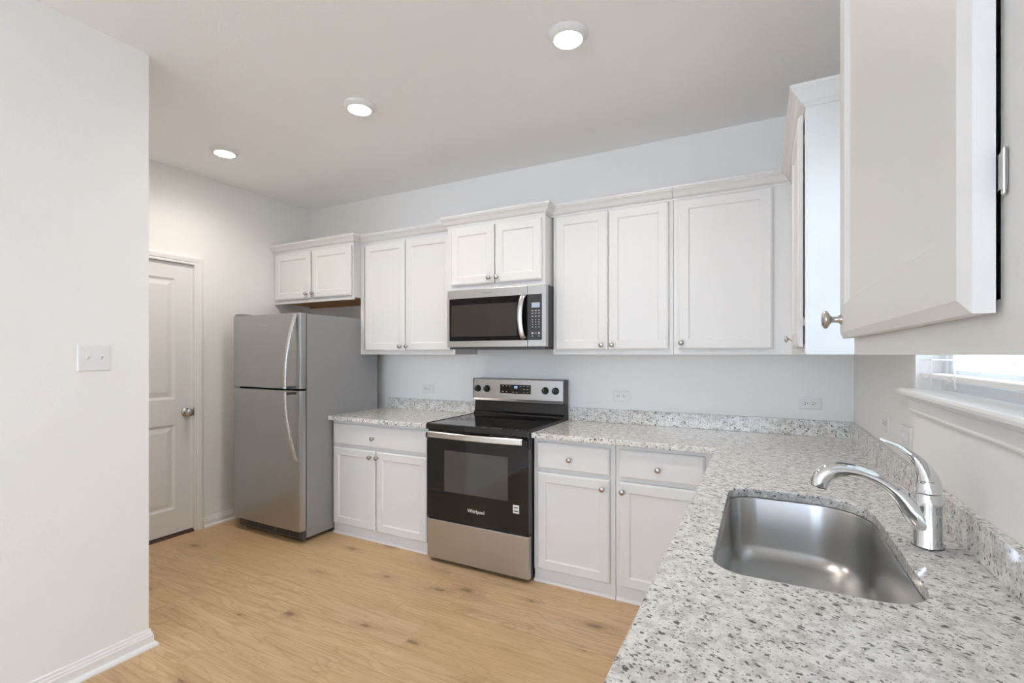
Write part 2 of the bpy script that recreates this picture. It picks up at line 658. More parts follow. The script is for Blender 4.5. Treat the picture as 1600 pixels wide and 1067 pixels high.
for pts in (((x0, yf, z0), (x1, yf, z0), (x1, yf + 0.012, z0), (x0, yf + 0.012, z0)),
            ((x0, yf, z1), (x1, yf, z1), (x1, yf + 0.012, z1), (x0, yf + 0.012, z1)),
            ((x0, yf, z0), (x0, yf, z1), (x0, yf + 0.012, z1), (x0, yf + 0.012, z0)),
            ((x1, yf, z0), (x1, yf, z1), (x1, yf + 0.012, z1), (x1, yf + 0.012, z0))):
    bm.faces.new([bm.verts.new(p) for p in pts])
bmesh.ops.remove_doubles(bm, verts=bm.verts[:], dist=0.0002)
fin('door_panel', bm, 'door', door)
# jamb and stop around the leaf
bm = NB()
box(bm, -DW - 0.0, -DW + 0.002, 0.0, 0.12, 0, DZ1)
box(bm, -0.002, 0.0, 0.0, 0.12, 0, DZ1)
box(bm, -DW, 0, 0.05, 0.12, 0.0, DZ1)
fin('door_jamb', bm, 'trim', door)
k = NB()
lathe(k, [(0.0, 0.0), (0.033, 0.0), (0.033, 0.004), (0.028, 0.009), (0.012, 0.012), (0.011, 0.030), (0.016, 0.034), (0.026, 0.042),
          (0.029, 0.052), (0.027, 0.062), (0.020, 0.067), (0.0, 0.068)], 'Y', 28, (0, 0, 0))
ko = fin('door_knob', k, 'nickel', door, smooth=40)
ko.location = (-0.055, yf, 0.927)
ko.scale = (1, -1, 1)
lp = fin('latch_plate', box(NB(), -0.0035, 0.004, -0.003, yf + 0.01, 0.895, 0.96), 'nickel', door)
# casing
CAS = [(0, 0), (0.0, -0.010), (0.008, -0.013), (0.016, -0.011), (0.022, -0.015), (0.046, -0.018), (0.058, -0.016), (0.063, -0.010), (0.063, 0)]
bm = NB()
path = [(0.0, 0.0), (0.0, DZ1), (-DW, DZ1), (-DW, 0.0)]
dirs = [(1, 0), (1, 1), (-1, 1), (-1, 0)]
secs = [[bm.verts.new((p[0] + d[0] * q[0], q[1], p[1] + d[1] * q[0])) for q in CAS] for p, d in zip(path, dirs)]
for A, B in zip(secs, secs[1:]):
    for i in range(len(CAS)):
        j = (i + 1) % len(CAS)
        bm.faces.new((A[i], A[j], B[j], B[i]))
bm.faces.new(secs[0])
bm.faces.new(secs[-1])
tr = struct('trim_1', bm, 'trim')
tr.location = door.location
tr.rotation_euler = door.rotation_euler
tr['label'] = 'white moulded casing around the interior door'
bm = NB()
extrude_profile(bm, [(0.11, 0.0), (-0.012, 0.0), (-0.012, 0.004), (0.004, 0.016), (0.11, 0.016)], 'X', -DW + 0.004, -0.004)
th = struct('trim_2', bm, 'threshold')
th.location = door.location
th.rotation_euler = door.rotation_euler
th['label'] = 'dark brown door threshold strip'

# ------------------------------------------------------------------ kitchen window on the right wall
win = bpy.data.objects.new('window_1', None)
win.location = (0, WY0, 0)
win.rotation_euler = (0, 0, R(-90))       # local x toward -Y world, local -Y toward the room
COL.objects.link(win)
win['kind'] = 'structure'
win['label'] = 'kitchen window over the sink'
WW = WY0 - WY1
bm = NB()
f0, f1 = 0.066, 0.115
for a, b, c, d in ((0, 0.045, WZ0, WZ1), (WW - 0.045, WW, WZ0, WZ1), (0.045, WW - 0.045, WZ0, WZ0 + 0.05), (0.045, WW - 0.045, WZ1 - 0.045, WZ1)):
    box(bm, a, b, f0, f1, c, d)
fin('window_frame', bm, 'vinyl', win, bevel=0.003)
bm = NB()
s0, s1 = 0.074, 0.104
a0, a1, b0, b1 = 0.047, WW - 0.047, WZ0 + 0.052, WZ1 - 0.047
mid = (b0 + b1) / 2
for a, b, c, d in ((a0, a0 + 0.032, b0, b1), (a1 - 0.032, a1, b0, b1), (a0 + 0.032, a1 - 0.032, b0, b0 + 0.035), (a0 + 0.032, a1 - 0.032, b1 - 0.032, b1),
                   (a0 + 0.032, a1 - 0.032, mid - 0.018, mid + 0.018)):
    box(bm, a, b, s0, s1, c, d)
fin('window_sash', bm, 'vinyl', win, bevel=0.002)
fin('window_pane', box(NB(), a0 + 0.03, a1 - 0.03, 0.088, 0.091, b0 + 0.03, b1 - 0.03), 'glass', win)
# stool (inner sill) with rounded nose and horns past the opening, and the apron below
bm = NB()
st = [(0.066, 1.238), (0.066, 1.259), (-0.038, 1.259), (-0.043, 1.2565), (-0.046, 1.250), (-0.045, 1.242), (-0.040, 1.237), (0.0, 1.238)]
extrude_profile(bm, st, 'X', 0.0, WW)
extrude_profile(bm, [(0.0, 1.2385), (0.0, 1.2588)] + st[2:7], 'X', -0.06, 0.0)
extrude_profile(bm, [(0.0, 1.2385), (0.0, 1.2588)] + st[2:7], 'X', WW, WW + 0.06)
fin('window_sill', bm, 'trim', win)
bm = NB()
ap = [(0, 1.238), (-0.026, 1.238), (-0.026, 1.228), (-0.020, 1.222), (-0.017, 1.205), (-0.013, 1.192), (-0.015, 1.186), (-0.012, 1.180), (-0.008, 1.176), (0, 1.175)]
extrude_profile(bm, ap, 'X', -0.015, WW + 0.015)
fin('window_apron', bm, 'trim', win)

# blind, raised a little above the sill
bl = thing('window_blind', 'white horizontal slat blind lowered in the window over the sink', 'blind', (0.036, WY0, 0), R(-90))
bm = NB()
zz = 1.355
while zz < WZ1 - 0.06:
    extrude_profile(bm, [(-0.025, zz - 0.0015), (0.0, zz + 0.0015), (0.025, zz - 0.0015), (0.025, zz), (0.0, zz + 0.003), (-0.025, zz)], 'X', 0.012, WW - 0.012)
    zz += 0.044
fin('slats', bm, 'slat', bl)
fin('bottom_rail', box(NB(), 0.012, WW - 0.012, -0.025, 0.025, 1.297, 1.312), 'slat', bl, bevel=0.003)
fin('head_rail', box(NB(), 0.008, WW - 0.008, -0.026, 0.028, WZ1 - 0.045, WZ1), 'slat', bl, bevel=0.002)
for x in (0.13, 0.335, WW - 0.335, WW - 0.13):
    bm = NB()
    tube(bm, [(x, -0.027, 1.30), (x, -0.027, WZ1 - 0.045)], 0.0008, 6)
    tube(bm, [(x, 0.027, 1.30), (x, 0.027, WZ1 - 0.045)], 0.0008, 6)
    fin('lift_cord', bm, 'cord', bl)
for x in (0.13, 0.335):
    bm = NB()
    P = smoothpts([(x, -0.027, 1.318), (x - 0.010, -0.032, 1.302), (x - 0.030, -0.035, 1.292), (x - 0.042, -0.036, 1.294), (x - 0.036, -0.036, 1.302),
                   (x - 0.016, -0.034, 1.298), (x + 0.004, -0.032, 1.304), (x + 0.010, -0.030, 1.292), (x + 0.012, -0.030, 1.280)], 5)
    tube(bm, P, 0.0016, 8)
    fin('cord_loop', bm, 'cord', bl, smooth=60)

# rear window, widened for daylight, and the added patio door (behind the camera)
for nm, (a0, a1, b0, b1), loc, rz in (('window_2', (RX0, RX1, RZ0, RZ1), (0, YR, 0), R(180)), ('added_patio_door', (PD0, PD1, 0.0, PDZ), (0, 0, 0), R(-90))):
    w = bpy.data.objects.new(nm, None)
    w.location = loc
    w.rotation_euler = (0, 0, rz)
    COL.objects.link(w)
    w['kind'] = 'structure'
    u0, u1 = sorted((-a0, -a1))
    bm = NB()
    for a, b, c, d in ((u0, u0 + 0.05, b0, b1), (u1 - 0.05, u1, b0, b1), (u0, u1, b0, b0 + 0.06), (u0, u1, b1 - 0.05, b1),
                       ((u0 + u1) / 2 - 0.035, (u0 + u1) / 2 + 0.035, b0, b1)):
        box(bm, a, b, 0.03, 0.09, c, d)
    fin('window_frame', bm, 'vinyl', w)
    fin('window_pane', box(NB(), u0 + 0.05, u1 - 0.05, 0.058, 0.062, b0 + 0.06, b1 - 0.05), 'glass', w)

# ------------------------------------------------------------------ outside the kitchen window
struct('ground', box(NB(), 0.125, 14, -9, 7, -0.6, -0.5), 'grass')
ho = thing('neighbor_house', 'white sided house seen through the kitchen window', 'house', (4.6, 0, -0.5))
bm = NB()
z = 0.0
while z < 5.2:
    extrude_profile(bm, [(0.0, z), (-0.016, z), (-0.003, z + 0.16), (0.0, z + 0.16)], 'Y', -8, 6)
    z += 0.16
box(bm, 0, 0.3, -8, 6, 0, 5.3)
fin('wall', bm, 'siding', ho)
for yc in (-2.4, -0.6, 1.3, 3.2):
    bm = NB()
    for a, b, c, d in ((-0.45, -0.37, 1.35, 2.75), (0.37, 0.45, 1.35, 2.75), (-0.37, 0.37, 1.35, 1.43), (-0.37, 0.37, 2.67, 2.75), (-0.37, 0.37, 2.02, 2.08), (-0.02, 0.02, 1.43, 2.67)):
        box(bm, -0.05, 0.0, yc + a, yc + b, c, d)
    wf = fin('window', bm, 'vinyl', ho)
    fin('pane', box(NB(), -0.03, -0.018, yc - 0.37, yc + 0.37, 1.43, 2.67), 'far_glass', wf)

# ------------------------------------------------------------------ cabinets
KNOB_ME = None


def knob_mesh():
    global KNOB_ME
    if KNOB_ME is None:
        bm = NB()
        prof = [(0.0, 0.0), (0.0085, 0.0), (0.0085, -0.002), (0.0055, -0.005), (0.0048, -0.013), (0.0075, -0.016), (0.0145, -0.020),
                (0.0158, -0.0225), (0.0150, -0.0255), (0.0100, -0.0285), (0.0, -0.0295)]
        lathe(bm, prof, 'Y', 20)
        o = fin('knob', bm, 'nickel', None, smooth=50)
        KNOB_ME = o.data
        bpy.data.objects.remove(o)
    return KNOB_ME


def add_knob(parent, x, y, z):
    o = bpy.data.objects.new('knob', knob_mesh())
    o.location = (x, y, z)
    COL.objects.link(o)
    o.parent = parent
    return o


DT = 0.0175     # door thickness in front of its back face
GAP = 0.004     # bumper gap between face frame and door


def shaker(root, x0, x1, z0, z1, yf, knob=None, hinge=None, rail=0.056):
    """overlay door with eased outer edge and recessed panel; yf = face-frame plane"""
    yb = yf - GAP
    fr = yb - DT
    bm = NB()
    loops_front(bm, x0, x1, z0, z1, [(0, yb), (0, fr + 0.0055), (0.010, fr), (rail, fr), (rail + 0.004, fr + 0.004), (rail + 0.007, fr + 0.007),
                                     (rail + 0.012, fr + 0.0075)])
    d = fin('door', bm, 'cab', root)
    if knob:
        add_knob(d, knob[0], fr, knob[1])
    if hinge is not None:
        for hz in (z0 + 0.093, z1 - 0.093):
            bm = NB()
            sg = hinge[2]
            box(bm, *sorted((hinge[0] - 0.003 * sg, hinge[0] + 0.012 * sg)), yf - 0.0034, yf - 0.0006, hz - 0.012, hz + 0.012)
            lathe(bm, [(0.001, -0.016), (0.0014, -0.015), (0.0014, 0.015), (0.001, 0.016)], 'Z', 10, (hinge[0] - 0.002 * sg, yf - 0.002, hz))
            fin('hinge', bm, 'nickel', d)
    return d


def drawer(root, x0, x1, z0, z1, yf, knob):
    yb = yf - GAP
    fr = yb - DT
    bm = NB()
    loops_front(bm, x0, x1, z0, z1, [(0, yb), (0, fr + 0.0055), (0.010, fr), (0.014, fr)])
    d = fin('drawer', bm, 'cab', root)
    add_knob(d, knob[0], fr, knob[1])
    return d


CROWN = [(0, 2.276), (0.004, 2.276), (0.004, 2.284), (0.010, 2.289), (0.016, 2.292), (0.021, 2.298), (0.030, 2.312), (0.040, 2.322), (0.046, 2.326),
         (0.046, 2.330), (0.051, 2.334), (0.051, 2.344), (0, 2.344)]


def frame_bm(x0, x1, z0, z1, yf, st=0.038, t=0.019, mids=(), sl=None, sr=None):
    """face frame: stiles and rails in one mesh, set at local y yf..yf+t"""
    bm = NB()
    sl, sr = sl or st, sr or st
    box(bm, x0, x0 + sl, yf, yf + t, z0, z1)
    box(bm, x1 - sr, x1, yf, yf + t, z0, z1)
    box(bm, x0 + sl, x1 - sr, yf, yf + t, z0, z0 + st)
    box(bm, x0 + sl, x1 - sr, yf, yf + t, z1 - st, z1)
    for m in mids:
        if m[0] == 'v':
            box(bm, m[1], m[2], yf, yf + t, z0 + st, m[3] if len(m) > 3 else z1 - st)
        else:
            box(bm, x0 + sl, x1 - sr, yf, yf + t, m[1], m[2])
    return bm


def shell_bm(x0, x1, z0, z1, yb, yf, t=0.013, top=True, bottom_in=0.0):
    bm = NB()
    box(bm, x0, x0 + t, yf, yb, z0, z1)
    box(bm, x1 - t, x1, yf, yb, z0, z1)
    box(bm, x0 + t, x1 - t, yf, yb, z0 + bottom_in, z0 + bottom_in + t)
    if top:
        box(bm, x0 + t, x1 - t, yf, yb, z1 - t, z1)
    box(bm, x0 + t, x1 - t, yb - 0.006, yb, z0 + bottom_in + t, z1 - t)
    return bm


def wall_cabinet(label, loc, rz, w, d, z0, doors, crown, group='white wall cabinets', stile=0.038, wood=False, mids=(), sl=None):
    """local frame: x across, wall at y=0, front at y=-d; doors: (x0,x1,z0,z1,knob,hinge)"""
    r = thing('wall_cabinet', label, 'cabinet', loc, rz, group)
    g = 0.0008
    c = fin('carcass', shell_bm(g, w - g, z0 + (0.018 if wood else 0.0), UT, -0.001, -d + 0.019), 'cab', r)
    fin('face_frame', frame_bm(g, w - g, z0, UT, -d, stile, mids=mids, sl=sl), 'cab', r)
    if wood:
        b = fin('bottom_panel', box(NB(), 0.02, w - 0.02, -d + 0.0195, -0.002, z0 + 0.012, z0 + 0.0178), 'raw_wood', r)
        b['label'] = 'unpainted brown wood underside'
        fin('nailing_strip', box(NB(), 0.02, w - 0.02, -0.03, -0.002, z0 - 0.004, z0 + 0.0118), 'raw_wood', r)
    for q in doors:
        shaker(r, q[0], q[1], q[2], q[3], -d, q[4], q[5] if len(q) > 5 else None)
    if crown:
        fin('crown_molding', sweep_plan(NB(), crown, CROWN), 'cab', r)
    return r


# plan positions of the back-wall run (world X)
FX0, FX1, FD = XL + 0.003, -3.398, 0.392         # over the refrigerator
LX0, LX1 = -3.3965, -2.456                       # tall pair left of the microwave
MX0, MX1, MD = -2.4545, -1.692, 0.415            # over the microwave
UX0, UX1 = -1.676, -0.917                        # tall pair right of the microwave
CX0, CX1 = -0.9155, -0.0                         # corner unit with one wide door

# 1. over the refrigerator
w = FX1 - FX0
wall_cabinet('short white two-door wall cabinet above the refrigerator', (FX0, 0, 0), 0, w, FD, 1.822,
             [(-4.345 - FX0, -3.886 - FX0, 1.854, 2.258, (-3.925 - FX0, 1.893)),
              (-3.866 - FX0, -3.412 - FX0, 1.854, 2.258, (-3.845 - FX0, 1.893))],
             [(0.0, -FD), (w, -FD), (w, -DU - 0.05)], wood=True, mids=[('v', w / 2 - 0.02, w / 2 + 0.02)])
# 2. tall pair between refrigerator and microwave
w = LX1 - LX0
wall_cabinet('tall white two-door wall cabinet between refrigerator and microwave', (LX0, 0, 0), 0, w, DU, UB,
             [(-3.333 - LX0, -2.919 - LX0, 1.401, 2.262, (-2.955 - LX0, 1.435)), (-2.909 - LX0, -2.480 - LX0, 1.401, 2.262, (-2.890 - LX0, 1.435))],
             [(0.0, -DU), (w, -DU)], mids=[('v', w / 2 - 0.02, w / 2 + 0.02)])
# 3. over the microwave
w = MX1 - MX0
wall_cabinet('short white two-door wall cabinet directly above the microwave', (MX0, 0, 0), 0, w, MD, 1.8265,
             [(-2.412 - MX0, -2.062 - MX0, 1.856, 2.258, (-2.096 - MX0, 1.893)), (-2.053 - MX0, -1.712 - MX0, 1.856, 2.258, (-2.035 - MX0, 1.893))],
             [(0.0, -DU), (0.0, -MD), (w, -MD), (w, -DU)], mids=[('v', w / 2 - 0.02, w / 2 + 0.02)])
# 4. tall pair right of the microwave
w = UX1 - UX0
wall_cabinet('tall white two-door wall cabinet just right of the microwave', (UX0, 0, 0), 0, w, DU, UB,
             [(-1.656 - UX0, -1.306 - UX0, 1.401, 2.270, (-1.357 + 0.016 - UX0, 1.432)), (-1.299 - UX0, -0.941 - UX0, 1.401, 2.270, (-1.283 + 0.008 - UX0, 1.432))],
             [(MX1 + 0.001 - UX0, -DU), (w, -DU)], mids=[('v', w / 2 - 0.02, w / 2 + 0.02)])
# 5. corner unit
w = CX1 - CX0
r = thing('wall_cabinet', 'white corner wall cabinet with one wide door above the corner outlet', 'cabinet', (CX0, 0, 0), 0, 'white wall cabinets')
fin('carcass', shell_bm(0.0008, w - 0.002, UB, UT, -0.001, -DU + 0.019), 'cab', r)
bm = frame_bm(0.0008, w - DU, UB, UT, -DU, 0.038, sr=w - DU + 0.43 + CX0)
fin('face_frame', bm, 'cab', r)
shaker(r, -0.887 - CX0, -0.404 - CX0, 1.401, 2.270, -DU, (-0.868 - CX0, 1.440))
fin('crown_molding', sweep_plan(NB(), [(0, -DU), (w - DU + 0.0, -DU)], CROWN), 'cab', r)
# 6. right wall, between the corner and the window.  local x -> world -Y
RC0, RC1 = -DU - 0.0008, -1.200
w = RC0 - RC1
wall_cabinet('white wall cabinet on right wall, its side lit by the window', (0, RC0, 0), R(-90), w, DU, UB,
             [(RC0 + 0.735, RC0 + 1.155, 1.401, 2.268, (RC0 + 0.775, 1.440), (RC0 + 1.158, 3, -1))],
             [(0.0, -DU), (w, -DU), (w, -0.002)], sl=RC0 + 0.76)
# 7. right wall, near the camera
NC0, NC1 = -2.234, -2.846
w = NC0 - NC1
wall_cabinet('large white wall cabinet closest to the viewer at the right picture edge', (0, NC0, 0), R(-90), w, DU, UB,
             [(NC0 + 2.232, NC0 + 2.812, 1.401, 2.268, (NC0 + 2.258, 1.433), (NC0 + 2.816, 3, -1))],
             [(0.0, -0.002), (0.0, -DU), (w, -DU), (w, -0.002)])

# base cabinets -----------------------------------------------------
BD = 0.605          # frame plane of base cabinets
KZ = 0.077          # toe height


def base_cabinet(label, loc, rz, w, drawers, doors, mids=(), toe=True, x_toe=None, top=False, name='base_cabinet', sl=None, sr=None):
    r = thing(name, label, 'cabinet', loc, rz, 'white base cabinets')
    g = 0.0008
    fin('carcass', shell_bm(g, w - g, KZ, 0.8715, -0.004, -BD + 0.019, top=top), 'cab', r)
    fin('face_frame', frame_bm(g, w - g, KZ, 0.8715, -BD, 0.03, mids=mids, sl=sl, sr=sr), 'cab', r)
    for q in drawers:
        drawer(r, *q[:4], -BD, q[4])
    for q in doors:
        shaker(r, *q[:4], -BD, q[4])
    if toe:
        xt = x_toe or (g, w - g)
        bm = NB()
        box(bm, xt[0], xt[1], -BD + 0.008, -BD + 0.021, 0.0, KZ)
        fin('toe_kick', bm, 'cab', r)
        bm = NB()
        rr = 0.017
        extrude_profile(bm, [(-BD + 0.008, 0), (-BD + 0.008 - rr * 0.75, 0), (-BD + 0.008 - rr * 0.75, 0.006), (-BD + 0.008 - rr * 0.62, 0.012), (-BD + 0.008 - rr * 0.3, 0.017), (-BD + 0.008, 0.019)], 'X', *xt)
        fin('shoe_molding', bm, 'cab', r)
    return r


X0 = -3.390
w = -2.446 - X0
base_cabinet('white base cabinet with one wide drawer, between refrigerator and range', (X0, 0, 0), 0, w,
             [(-3.372 - X0, -2.483 - X0, 0.690, 0.846, (-2.962 - X0, 0.760))],
             [(-3.372 - X0, -2.948 - X0, 0.083, 0.668, (-2.988 - X0, 0.622)), (-2.936 - X0, -2.483 - X0, 0.083, 0.668, (-2.920 - X0 + 0.0, 0.622))],
             mids=[('h', 0.655, 0.70), ('v', -2.96 - X0, -2.924 - X0, 0.655)])
X0 = -1.682
w = -1.1805 - X0
base_cabinet('narrow white one-drawer base cabinet immediately right of the range', (X0, 0, 0), 0, w,
             [(-1.656 - X0, -1.211 - X0, 0.690, 0.846, (-1.445 - X0, 0.760))], [(-1.656 - X0, -1.211 - X0, 0.086, 0.668, (-1.249 - X0, 0.616))],
             mids=[('h', 0.655, 0.70)])
X0 = -1.179
w = -0.606 - X0
r = base_cabinet('white one-drawer base cabinet in the inner corner beside the sink run', (X0, 0, 0), 0, w,
                 [(-1.155 - X0, -0.712 - X0, 0.690, 0.846, (-0.945 - X0, 0.757))], [(-1.155 - X0, -0.712 - X0, 0.086, 0.668, (-1.136 - X0, 0.616))],
                 mids=[('h', 0.655, 0.70)], sr=0.135)
# run under the right-hand counter (local x -> world -Y)
Y0 = -0.6285
w = Y0 + 1.275
base_cabinet('white one-door base cabinet under counter between corner and sink', (0, Y0, 0), R(-90), w,
             [(0.15, w - 0.025, 0.690, 0.846, (0.38, 0.76))], [(0.15, w - 0.025, 0.086, 0.668, (0.20, 0.616))], mids=[('h', 0.655, 0.70)], sl=0.18)
Y0 = -1.2765
w = Y0 + 2.1915
base_cabinet('white two-door sink base cabinet under the stainless sink', (0, Y0, 0), R(-90), w,
             [], [(0.025, w / 2 - 0.004, 0.086, 0.846, (w / 2 - 0.045, 0.80)), (w / 2 + 0.004, w - 0.025, 0.086, 0.846, (w / 2 + 0.045, 0.80))],
             name='sink_base_cabinet')
Y0 = -2.1930
w = Y0 + 3.03
base_cabinet('white two-door base cabinet under the near end of counter', (0, Y0, 0), R(-90), w,
             [(0.025, w - 0.025, 0.690, 0.846, (w / 2, 0.76))],
             [(0.025, w / 2 - 0.004, 0.086, 0.668, (w / 2 - 0.045, 0.616)), (w / 2 + 0.004, w - 0.025, 0.086, 0.668, (w / 2 + 0.045, 0.616))], mids=[('h', 0.655, 0.70)])

# ------------------------------------------------------------------ countertops and sink


def rrect(x0, x1, y0, y1, rads, n=10):
    """rounded rectangle, corners in order (x0,y0),(x1,y0),(x1,y1),(x0,y1)"""
    pts = []
    for (cx, cy, sx, sy, a0), r in zip(((x0, y0, 1, 1, 180), (x1, y0, -1, 1, 270), (x1, y1, -1, -1, 0), (x0, y1, 1, -1, 90)), rads):
        for i in range(n + 1):
            a = R(a0 + 90 * i / n)
            pts.append((cx + sx * r + r * math.cos(a), cy + sy * r + r * math.sin(a)))
    return pts


def slab(outer, hole, z0, z1):
    bm = NB()
    vo = [bm.verts.new((*p, z1)) for p in outer]
    ed = [bm.edges.new((vo[i], vo[(i + 1) % len(vo)])) for i in range(len(vo))]
    if hole:
        vh = [bm.verts.new((*p, z1)) for p in hole]
        ed += [bm.edges.new((vh[i], vh[(i + 1) % len(vh)])) for i in range(len(vh))]
    bmesh.ops.triangle_fill(bm, use_beauty=True, use_dissolve=False, edges=ed)
    fs = bm.faces[:]
    ret = bmesh.ops.extrude_face_region(bm, geom=fs)
    for g in ret['geom']:
        if isinstance(g, bmesh.types.BMVert):
            g.co.z = z0
    return bm


CF = -0.654      # front edge of the back-wall counters
CS = -0.660      # front edge of the sink run
ct = thing('countertop', 'short speckled granite countertop between refrigerator and range', 'countertop', (0, 0, 0), 0, 'granite countertops')
fin('slab', slab([(-3.3965, CF), (-2.444, CF), (-2.444, -0.001), (-3.3965, -0.001)], None, 0.872, ZC), 'granite', ct, bevel=0.004)
fin('backsplash', box(NB(), -3.372, -2.444, -0.0215, -0.0015, ZC + 0.0003, ZB), 'granite', ct, bevel=0.002)
SX0, SX1, SY0, SY1 = -0.558, -0.163, -2.112, -1.370
HOLE_R = (0.075, 0.10, 0.150, 0.085)
ct = thing('countertop', 'long L-shaped speckled granite countertop holding the sink', 'countertop', (0, 0, 0), 0, 'granite countertops')
fin('slab', slab([(-1.681, CF), (CS - 0.012, CF), (CS, CF - 0.012), (CS, -3.05), (-0.001, -3.05), (-0.001, -0.001), (-1.681, -0.001)],
                 rrect(SX0, SX1, SY0, SY1, HOLE_R), 0.872, ZC), 'granite', ct, bevel=0.004)
bm = NB()
box(bm, -1.681, -0.0015, -0.0215, -0.0015, ZC + 0.0003, ZB)
fin('backsplash', bm, 'granite', ct, bevel=0.002)
fin('backsplash', box(NB(), -0.0215, -0.0015, -3.05, -0.0217, ZC + 0.0003, ZB), 'granite', ct, bevel=0.002)

# undermount bowl
sk = thing('sink', 'stainless undermount single bowl sink set in the granite counter', 'sink', ((SX0 + SX1) / 2, (SY0 + SY1) / 2, 0.70))
ox, oy = (SX0 + SX1) / 2, (SY0 + SY1) / 2
bm = NB()
levels = [(-0.020, 0.8712), (0.002, 0.8712), (0.004, 0.866), (0.008, 0.76), (0.011, 0.715)]
for i in range(1, 7):
    a = R(90 * i / 6)
    levels.append((0.011 + 0.045 * (1 - math.cos(a)), 0.715 - 0.040 * math.sin(a)))
levels += [(0.12, 0.6735)]
prev = None
for ins, z in levels:
    rr = [max(0.012, q - ins * 0.55) for q in HOLE_R]
    cur = [bm.verts.new((p[0] - ox, p[1] - oy, z - 0.70)) for p in rrect(SX0 + ins, SX1 - ins, SY0 + ins, SY1 - ins, rr)]
    if prev:
        for i in range(len(cur)):
            j = (i + 1) % len(cur)
            bm.faces.new((prev[i], prev[j], cur[j], cur[i]))
    prev = cur
cx, cy = 0.03, 0.0
ring = [bm.verts.new((cx + 0.045 * math.cos(2 * math.pi * i / 44), cy + 0.045 * math.sin(2 * math.pi * i / 44), 0.671 - 0.70)) for i in range(44)]
ed = [bm.edges.new((ring[i], ring[(i + 1) % 44])) for i in range(44)]
ed += [e for e in {bm.edges.get((prev[i], prev[(i + 1) % len(prev)])) for i in range(len(prev))}]
bmesh.ops.triangle_fill(bm, use_beauty=True, edges=ed)
bmesh.ops.recalc_face_normals(bm, faces=bm.faces[:])
so = fin('bowl', bm, 'sink', sk, smooth=60)
sol = so.modifiers.new('thickness', 'SOLIDIFY')
sol.thickness = 0.0012
sol.offset = 0
bm = NB()
lathe(bm, [(0.0, -0.012), (0.030, -0.012), (0.036, -0.004), (0.046, 0.002), (0.050, 0.0022), (0.050, -0.002), (0.043, -0.02), (0.0, -0.02)], 'Z', 32, (cx, cy, 0.671 - 0.70))
fin('drain', bm, 'chrome', sk, smooth=40)

# faucet
FX, FY = -0.096, -1.735
fa = thing('faucet', 'chrome single-lever kitchen faucet with pull-out spout behind the sink', 'faucet', (FX, FY, ZC))
bm = NB()
lathe(bm, [(0.0, 0.0), (0.0305, 0.0), (0.0305, 0.003), (0.0290, 0.006), (0.0285, 0.10), (0.0283, 0.127), (0.0275, 0.130), (0.0, 0.131)], 'Z', 40)
fin('body', bm, 'chrome', fa, smooth=40)
fin('base_gasket', lathe(NB(), [(0.0, 0.0002), (0.0318, 0.0002), (0.0318, 0.0022), (0.0, 0.0022)], 'Z', 36), 'rubber', fa)
# rotating cap that flows into the lever
bm = NB()
capp = smoothpts([(0.000, 0.133, 0.0278), (0.000, 0.150, 0.0272), (-0.003, 0.170, 0.0235), (-0.010, 0.190, 0.0180), (-0.022, 0.210, 0.0120), (-0.038, 0.226, 0.0078),
                  (-0.054, 0.237, 0.0060), (-0.070, 0.244, 0.0050), (-0.084, 0.250, 0.0046), (-0.095, 0.256, 0.0030)], 6)
tube(bm, [(p[0], 0, p[1]) for p in capp], [(p[2], p[2] * (1.0 if p[1] < 0.16 else 1.25 if p[1] < 0.22 else 1.7)) for p in capp], 24, up=(-1, 0, 0))
fin('lever_handle', bm, 'chrome', fa, smooth=60)
# spout: conical root on the body, arched arm, pull-out head
bm = NB()
sp = smoothpts([(-0.004, 0.050, 0.028), (-0.023, 0.076, 0.0270), (-0.042, 0.104, 0.0220), (-0.062, 0.126, 0.0178), (-0.083, 0.142, 0.0152), (-0.104, 0.154, 0.0142)], 6)
tube(bm, [(p[0], 0, p[1]) for p in sp], [p[2] for p in sp], 24)
fin('spout', bm, 'chrome', fa, smooth=60)
bm = NB()
hd = smoothpts([(-0.102, 0.153, 0.0152), (-0.130, 0.1635, 0.0155), (-0.160, 0.1685, 0.0172), (-0.186, 0.1670, 0.0195), (-0.205, 0.159, 0.0215), (-0.217, 0.146, 0.0225),
                (-0.223, 0.131, 0.0222), (-0.2255, 0.120, 0.0212)], 6)
tube(bm, [(p[0], 0, p[1]) for p in hd], [p[2] for p in hd], 24)
hobj = fin('spray_head', bm, 'chrome', fa, smooth=60)
bm = NB()
lathe(bm, [(0.0, 0.0), (0.0185, 0.0), (0.019, 0.002), (0.0, 0.003)], 'Z', 24)
nz = fin('nozzle', bm, 'black', hobj)
nz.location = (-0.2258, 0, 0.1172)
nz.rotation_euler = (0, R(12), 0)
bm = NB()
bt = [(-0.146, 0.1822), (-0.155, 0.1860), (-0.170, 0.1875), (-0.184, 0.1868), (-0.190, 0.1835)]
tube(bm, [(p[0], 0, p[1]) for p in smoothpts(bt, 4)], [(0.0022, 0.008)] * (4 * (len(bt) - 1) + 1), 14)
fin('spray_button', bm, 'grey_side', hobj, smooth=60)

# ------------------------------------------------------------------ refrigerator
fr = thing('refrigerator', 'stainless top-freezer refrigerator with grey side, beside the interior door', 'refrigerator', (-4.168, 0, 0))
FW = 0.779
bm = NB()
box(bm, 0.004, FW - 0.009, -0.845, -0.12, 0.030, 1.668)
fin('cabinet', bm, 'grey_side', fr, bevel=0.004)
fin('gasket', box(NB(), 0.012, FW - 0.012, -0.858, -0.8452, 0.10, 1.66), 'rubber', fr)


